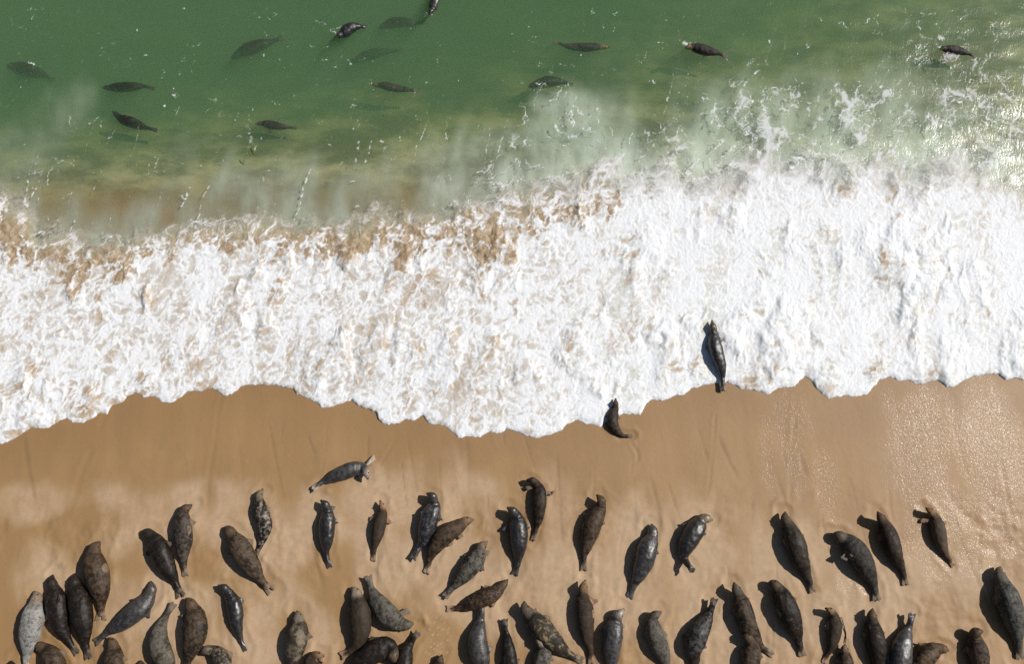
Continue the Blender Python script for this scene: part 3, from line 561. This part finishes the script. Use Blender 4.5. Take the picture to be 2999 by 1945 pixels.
def seal_geo(sp, hw, gz, hl, tl, flips, splay, rng, floating=None):
    """sp: spine px -> world xy (n,2) with nose first; hw: half width (m)"""
    n = len(sp); t = np.linspace(0, 1, n)
    r_ = np.interp(t, PROF[:,0], PROF[:,1])*hw
    end = int(np.searchsorted(t, .93))
    lift = hl*sst(.22, .04, t) + tl*sst(.72, 1.0, t)
    hgt = .89
    z = gz + r_*hgt*.86 + lift if floating is None else floating - .9*hw*hgt + 0*t + hl*sst(.22,.02,t)
    P = np.column_stack([sp, z])
    V, Fc = [], []; seg = 22
    T = np.gradient(P, axis=0); T /= np.linalg.norm(T, axis=1)[:,None]
    wob = np.array([rng.uniform(-1, 1) for _ in range(7)]); wl = np.interp(t, np.linspace(0, 1, 7), wob)*.07*sst(.10,.3,t)*sst(.9,.6,t)
    for i in range(end+1):
        sdv = np.cross((0,0,1), T[i]); sdv /= np.linalg.norm(sdv); u_ = np.cross(T[i], sdv)
        for k in range(seg):
            a = 2*math.pi*k/seg; ca, sa = math.cos(a), math.sin(a)
            ca = math.copysign(abs(ca)**.9, ca)
            hh_ = hgt*(1.0 if sa > 0 else .92)
            V.append(P[i] + sdv*r_[i]*(ca + wl[i]*(1-abs(ca)) + .6*wl[i]*sa) + u_*r_[i]*hh_*sa)
    for i in range(end):
        for k in range(seg):
            Fc.append((i*seg+k, i*seg+(k+1)%seg, (i+1)*seg+(k+1)%seg, (i+1)*seg+k))
    Fc.append(tuple(range(seg))[::-1]); Fc.append(tuple(end*seg+k for k in range(seg)))
    tags = []
    ib = int(.86*(n-1)); tdir = P[-1]-P[ib]; L = np.linalg.norm(tdir)
    sdv = np.cross((0,0,1), tdir/L)
    for s_ in (-1, 1):
        root = P[ib] + sdv*s_*r_[ib]*.45
        tip = P[-1] + sdv*s_*(.042+.040*splay)*hw/.3 + np.array([0,0,.01*s_])
        fan(V, Fc, root, tip, (.085+.025*splay)*hw/.3, .019, tags, rng)
    if len(flips) < 2 and floating is None:
        for s_ in (-1, 1):
            i0, i1 = int(.29*(n-1)), int((.37+.03*rng.random())*(n-1))
            sd0 = np.cross((0,0,1), T[i0]); sd1 = np.cross((0,0,1), T[i1])
            root = P[i0] + sd0*s_*r_[i0]*.80 + np.array([0,0,-.1*r_[i0]])
            tip = P[i1] + sd1*s_*r_[i1]*(1.12+.14*rng.random()) + np.array([0,0,-.35*r_[i1]])
            if all(np.hypot(*(tip-q_[1])[:2]) > .28 for q_ in flips): fan(V, Fc, root, tip, .15*hw/.3, .024, tags, rng)
    for root, tip in flips:
        j = np.hypot(P[:,0]-root[0], P[:,1]-root[1]).argmin(); root = np.array([*(root[:2]*.45 + P[j,:2]*.55), max(min(root[2], P[j,2]), P[j,2]-.05)]) if floating is None else root
        fan(V, Fc, root, tip, .17*hw/.3, .026, tags, rng)
    return V, Fc, P, r_, tags, T
def coat_mat(name, c, seed):
    dk = lambda q: (q[0]*.40, q[1]*.34, q[2]*.30)
    if max(c['base']) < .2: c = dict(c, base=dk(c['base']), amt=c['amt']+.05, spot=(c['spot'][0]*.62, c['spot'][1]*.56, c['spot'][2]*.51), head=(c['head'][0]*.98, c['head'][1]*.88, c['head'][2]*.78))
    m = NT(name); co = m.n('VectorMath', {'operation': 'ADD'}, _0=m.coord(), _1=(seed*1.37, seed*.71, 0)).outputs[0]
    t = m.attr('along'); fl = m.attr('flipper'); up = m.attr('up')
    n1 = m.noise(co, c['sc'], 5, .65, .6); n2 = m.noise(co, c['sc']*.35, 4, .6); n3 = m.noise(co, 60, 3, .6)
    th = .72 - c['amt']*.55
    k = m.ramp(m.math('ADD', m.math('MULTIPLY', n1, .65), m.math('MULTIPLY', n2, .35)), th-.05, th+.09)
    col = m.mix(k, c['base'], c['spot'])
    col = m.mix(m.ramp(m.noise(co, 3.2, 5, .65), .48, .72, 0, .45), col, tuple(min(.6, x*1.9+.005) for x in c['base']))
    col = m.mix(m.ramp(n3, .58, .80, 0, .30), col, tuple(min(.6, x*1.4+.006) for x in c['spot']))
    hd = m.ramp(m.math('ADD', t, m.math('MULTIPLY', m.math('SUBTRACT', n2, .5), .10)), .10, .17, 1, 0)
    col = m.mix(m.math('MULTIPLY', hd, .85), col, m.mix(m.ramp(n1, .40, .70), c['head'], tuple(x*.55 for x in c['head'])))
    dig = m.ramp(n1, .3, .7)
    col = m.mix(m.math('MULTIPLY', fl, .85), col, m.mix(dig, tuple(min(.7, x*1.35) for x in c['flip']), tuple(x*.7 for x in c['flip'])))
    # sand stuck to the coat
    col = m.mix(m.ramp(m.noise(co, 7, 6, .75), .60, .74, 0, c.get('sand', .22)), col, (.22,.155,.095))
    wr = m.n('TexWave', {'bands_direction': 'X', 'wave_profile': 'SIN'}, Vector=m.n('CombineXYZ', _0=m.math('ADD', t, m.math('MULTIPLY', n2, .06)), _1=0.0, _2=0.0), Scale=13.0, Distortion=1.2, Detail=2.0).outputs['Fac']
    zone = m.math('ADD', m.ramp(t, .10, .16, 0, 1), m.ramp(t, .22, .30, 0, -1+.45*c.get('wr', 0)))
    zone = m.math('MULTIPLY', zone, m.ramp(t, .66, .80, 1, 0))
    zone = m.math('MULTIPLY', zone, m.ramp(n2, .40, .60))
    if c.get('wr'):
        col = m.mix(m.math('MULTIPLY', m.math('MULTIPLY', m.ramp(wr, .55, .95), zone), .5*c['wr']), col, tuple(min(.6, x*1.7+.02) for x in c['spot']))
    h = m.math('ADD', m.math('MULTIPLY', m.math('MULTIPLY', wr, zone), 2.2), m.math('ADD', m.math('MULTIPLY', n1, .55), m.math('MULTIPLY', m.noise(co, 24, 5, .65), .55)))
    bp = m.bump(h, .30 + .5*max(0, c['ro']-.35) + .15*c.get('wr', 0), .02)
    ro = m.math('ADD', c['ro']-.06, m.math('MULTIPLY', m.noise(co, 6, 4, .6), .26))
    p = m.n('BsdfPrincipled', Base_Color=col, Roughness=ro, Normal=bp); p.inputs['Specular IOR Level'].default_value = .75 if c['ro'] < .40 else .22
    return m.surf(p)
m = NT('dark_eye'); p = m.n('BsdfPrincipled', Base_Color=(.006,.005,.005), Roughness=.12); EYE = m.surf(p)
m = NT('dark_nose'); p = m.n('BsdfPrincipled', Base_Color=(.010,.009,.008), Roughness=.35, Normal=m.bump(m.noise(m.coord(), 80, 2), .3, .003)); NOSE = m.surf(p)
def ball_mesh(name, sx, sy, sz, mat):
    b_ = bmesh.new(); bmesh.ops.create_uvsphere(b_, u_segments=12, v_segments=8, radius=1)
    for v_ in b_.verts: v_.co = Vector((v_.co.x*sx, v_.co.y*sy, v_.co.z*sz))
    me_ = bpy.data.meshes.new(name); b_.to_mesh(me_); b_.free()
    for f_ in me_.polygons: f_.use_smooth = True
    me_.materials.append(mat); return me_
EYE_ME = ball_mesh('eye', .021, .021, .021, EYE); NOSE_ME = ball_mesh('nose', .026, .036, .022, NOSE)

todo = []
def prepare(cr, pts, wpx, coat, flips, opt, label, depth=None):
    ox, oy, k = OFF[cr]; rng = random.Random(label)
    px_ = [(ox+x/k, oy+y/k) for x, y in pts]
    n = 61; line, _ = smooth_line(px_, n); t = np.linspace(0, 1, n)
    zq = None
    hw = .5*wpx/k/F_PX*CAM[2]*.87
    if depth is None:
        lift = opt.get('hl', 0)*sst(.22, .04, t) + opt.get('tl', 0)*sst(.72, 1., t)
        rr_ = np.interp(t, PROF[:,0], PROF[:,1])*hw
        w3 = np.array([at_ground(u, v, .69*r0 + l0 + opt.get('z', 0)) for (u, v), r0, l0 in zip(line, rr_, lift)])
        gz = beach_z(w3[:,0], w3[:,1]) + opt.get('z', 0) - .012
        fl = None
    else:
        zq = -depth - .75*hw
        x_, y_ = at(line[:,0], line[:,1], zq); w3 = np.column_stack([x_, y_]); gz = None; fl = -depth
    fp = []
    for fx_, fy_, fz, rx_, ry_ in flips:
        if depth is None:
            tip = np.array(at_ground(ox+fx_/k, oy+fy_/k, fz + .02)); root = np.array(at_ground(ox+rx_/k, oy+ry_/k, max(.18, fz*.7)))
        else:
            a_, b_ = at(ox+fx_/k, oy+fy_/k, zq); tip = np.array([a_, b_, zq - .05]); a_, b_ = at(ox+rx_/k, oy+ry_/k, zq); root = np.array([a_, b_, zq])
        fp.append((root, tip))
    V, Fc, P, r_, tags, T = seal_geo(w3[:,:2], hw, gz, opt.get('hl', 0), opt.get('tl', 0), fp, opt.get('splay', .7), rng, fl)
    org = np.array([P[28,0], P[28,1], (gz[28] if gz is not None else zq - hw*.7)])
    me_ = bpy.data.meshes.new('raw'); me_.from_pydata([tuple(v-org) for v in V], [], Fc)
    o = bpy.data.objects.new('raw', me_); COL.objects.link(o)
    md = o.modifiers.new('r', 'REMESH'); md.mode = 'VOXEL'; md.voxel_size = .017; md.use_smooth_shade = True
    s_ = o.modifiers.new('s', 'SMOOTH'); s_.factor = .5; s_.iterations = 3
    c = dict(COAT[coat]); c.update({k_: v_ for k_, v_ in opt.items() if k_ in ('base','spot','amt','sc','head','ro','flip','wr','sand')})
    todo.append((o, org, P, r_, T, tags, c, label, depth))
for e in SEALS: prepare(*e)
for cr, pts, w_, coat, flips, dep, label in SWIM: prepare(cr, pts, w_*1.2, coat, flips, dict(hl=.10 if dep < 0 else 0, sand=0.0, **(dict(base=(.034,.030,.027), spot=(.060,.054,.048)) if coat in ('brown', 'tan') else {})), label, dep*.66 if dep > 0 else dep)
bpy.context.view_layer.update()
dg = bpy.context.evaluated_depsgraph_get()
done = [(bpy.data.meshes.new_from_object(td[0].evaluated_get(dg)), td) for td in todo]
for i, (me_, (o, org, P, r_, T, tags, c, label, depth)) in enumerate(done):
    raw = o.data; bpy.data.objects.remove(o); bpy.data.meshes.remove(raw)
    me_.name = 'seal'
    nv = len(me_.vertices); v_ = np.empty(nv*3, np.float32); me_.vertices.foreach_get('co', v_); v_ = v_.reshape(-1, 3) + org
    # slow body folds and bulges so that no two outlines are alike
    nv_n = np.empty(nv*3, np.float32); me_.vertices.foreach_get('normal', nv_n); nv_n = nv_n.reshape(-1, 3)
    bulge = .011*perlin(v_[:,0]*3.1+i*7, v_[:,1]*3.1, 400+i) + .008*perlin(v_[:,0]*9, v_[:,1]*9+i, 500+i)
    dxy = np.hypot(v_[:,0,None]-P[None,:,0], v_[:,1,None]-P[None,:,1])
    j = dxy.argmin(1); al_ = j/(len(P)-1)
    flp = np.zeros(nv)
    for q_, (root, tip, wd_) in enumerate(tags):
        dv = tip-root; LL = dv@dv; tt = np.clip(((v_-root)@dv)/LL, 0, 1)
        dd = np.linalg.norm(v_-root-tt[:,None]*dv, axis=1)
        flp = np.maximum(flp, sst(.05, .45, tt)*sst(wd_*.75, wd_*.55, dd)*(1 if q_ < 2 else .75))
    flp = np.maximum(flp*(al_ > .83), flp*(dxy.min(1) > r_[j]*.75)) if depth is None else flp*.4
    v2 = v_ - org + nv_n*bulge[:,None]*(1-flp[:,None])*sst(.0,.12,al_)[:,None]
    me_.vertices.foreach_set('co', v2.astype(np.float32).ravel()); me_.update()
    attr(me_, 'along', al_); attr(me_, 'flipper', flp); attr(me_, 'up', (v_[:,2]-P[j,2])/np.maximum(r_[j], .05))
    me_.materials.clear(); me_.materials.append(coat_mat('seal_coat', c, i))
    s = put('seal', me_, None); s.location = org
    tag(s, label, 'seal', ON if depth is None else SW)
    if P[2,1] > -5.6 and (depth is None or depth < .1):      # face in view
        k_ = 4; side = np.cross((0,0,1), T[k_]); side /= np.linalg.norm(side); u_ = np.cross(T[k_], side)
        u_ = u_ if u_[2] > 0 else -u_
        for sg in (-1, 1):
            e_ = put('eye', EYE_ME, None, parent=s)
            e_.location = P[k_] - org + side*sg*r_[k_]*.70 + u_*r_[k_]*.58
        e_ = put('nose', NOSE_ME, None, parent=s); e_.location = P[0] - org - T[0]*.0 + np.array([0,0,.01]); e_.rotation_euler = (0,0,math.atan2(T[0][1], T[0][0]))

# a sore red patch on the fore flipper of the very dark brown seal
for o in [o for o in COL.objects if o.get('label', '').startswith('very dark brown seal with reddened')]:
    x_, y_, z_ = at_ground(1500+287/2.3933, 1300+340/2.3933, .10)
    RED = NT('raw_red_skin'); RED.surf(RED.n('BsdfPrincipled', Base_Color=RED.mix(RED.ramp(RED.noise(RED.coord(), 60, 3), .4, .6), (.30,.035,.015), (.12,.02,.012)), Roughness=.5))
    w_ = put('sore_patch', ball_mesh('sore_patch', .055, .035, .022, RED.m), None, parent=o); w_.location = Vector((x_, y_, z_)) - o.location; w_.rotation_euler = (0, .3, .5)
# ------------------------------------------------------------------ weed
def ribbon(name, pts, widths, thick, mat):
    b_ = bmesh.new(); rows = []
    pts = [Vector(p_) for p_ in pts]
    for i, (p_, w_) in enumerate(zip(pts, widths)):
        d_ = (pts[min(i+1, len(pts)-1)] - pts[max(i-1, 0)]).normalized(); sd_ = Vector((-d_.y, d_.x, 0)).normalized()
        rows.append([b_.verts.new(p_ + sd_*w_*a + Vector((0, 0, thick*h_))) for a, h_ in ((-1,0),(-.5,.8),(0,1),(.5,.8),(1,0),(.5,-.5),(-.5,-.5))])
    for a, c_ in zip(rows[:-1], rows[1:]):
        for k in range(7): b_.faces.new((a[k], a[(k+1)%7], c_[(k+1)%7], c_[k]))
    b_.faces.new(rows[0][::-1]); b_.faces.new(rows[-1]); bmesh.ops.recalc_face_normals(b_, faces=b_.faces)
    me_ = bpy.data.meshes.new(name); b_.to_mesh(me_); b_.free(); me_.materials.append(mat)
    for f_ in me_.polygons: f_.use_smooth = True
    return me_
WD = NT('green_weed'); WD.surf(WD.n('BsdfPrincipled', Base_Color=WD.mix(WD.noise(WD.coord(), 20, 4), (.10,.13,.012), (.045,.060,.008)), Roughness=.35))
def w_at(x, y, z, k=2.375, ox=0, oy=0): a, b_ = at(ox+x/k, oy+y/k, z); return (a, b_, z)
blade = [w_at(1752,1018,.07), w_at(1748,1034,.08), w_at(1757,1048,.09), w_at(1762,1060,.08), w_at(1769,1074,.07)]
sw = put('seaweed', ribbon('seaweed', blade, [.012,.035,.05,.035,.012], .012, WD.m), None)
fr_ = put('frond', ribbon('frond', [w_at(1757,1050,.085), w_at(1767,1054,.085), w_at(1780,1044,.07)], [.03,.028,.008], .010, WD.m), None, parent=sw)
tag(sw, 'small scrap of bright green seaweed floating in the shallows', 'seaweed')
SD = NT('dark_weed'); SD.surf(SD.n('BsdfPrincipled', Base_Color=SD.mix(SD.noise(SD.coord(), 30, 4), (.045,.035,.025), (.09,.07,.05)), Roughness=.6))
st = [at_ground(2250+x/2.394, 1300+y/2.394, .02) for x, y in [(513,1218),(522,1250),(535,1290),(544,1330),(545,1370),(540,1402)]]
sd_o = put('weed_strand', ribbon('weed_strand', st, [.006,.012,.014,.014,.012,.006], .02, SD.m), None)
tag(sd_o, 'thin dark curved strand of weed lying on the sand', 'weed')
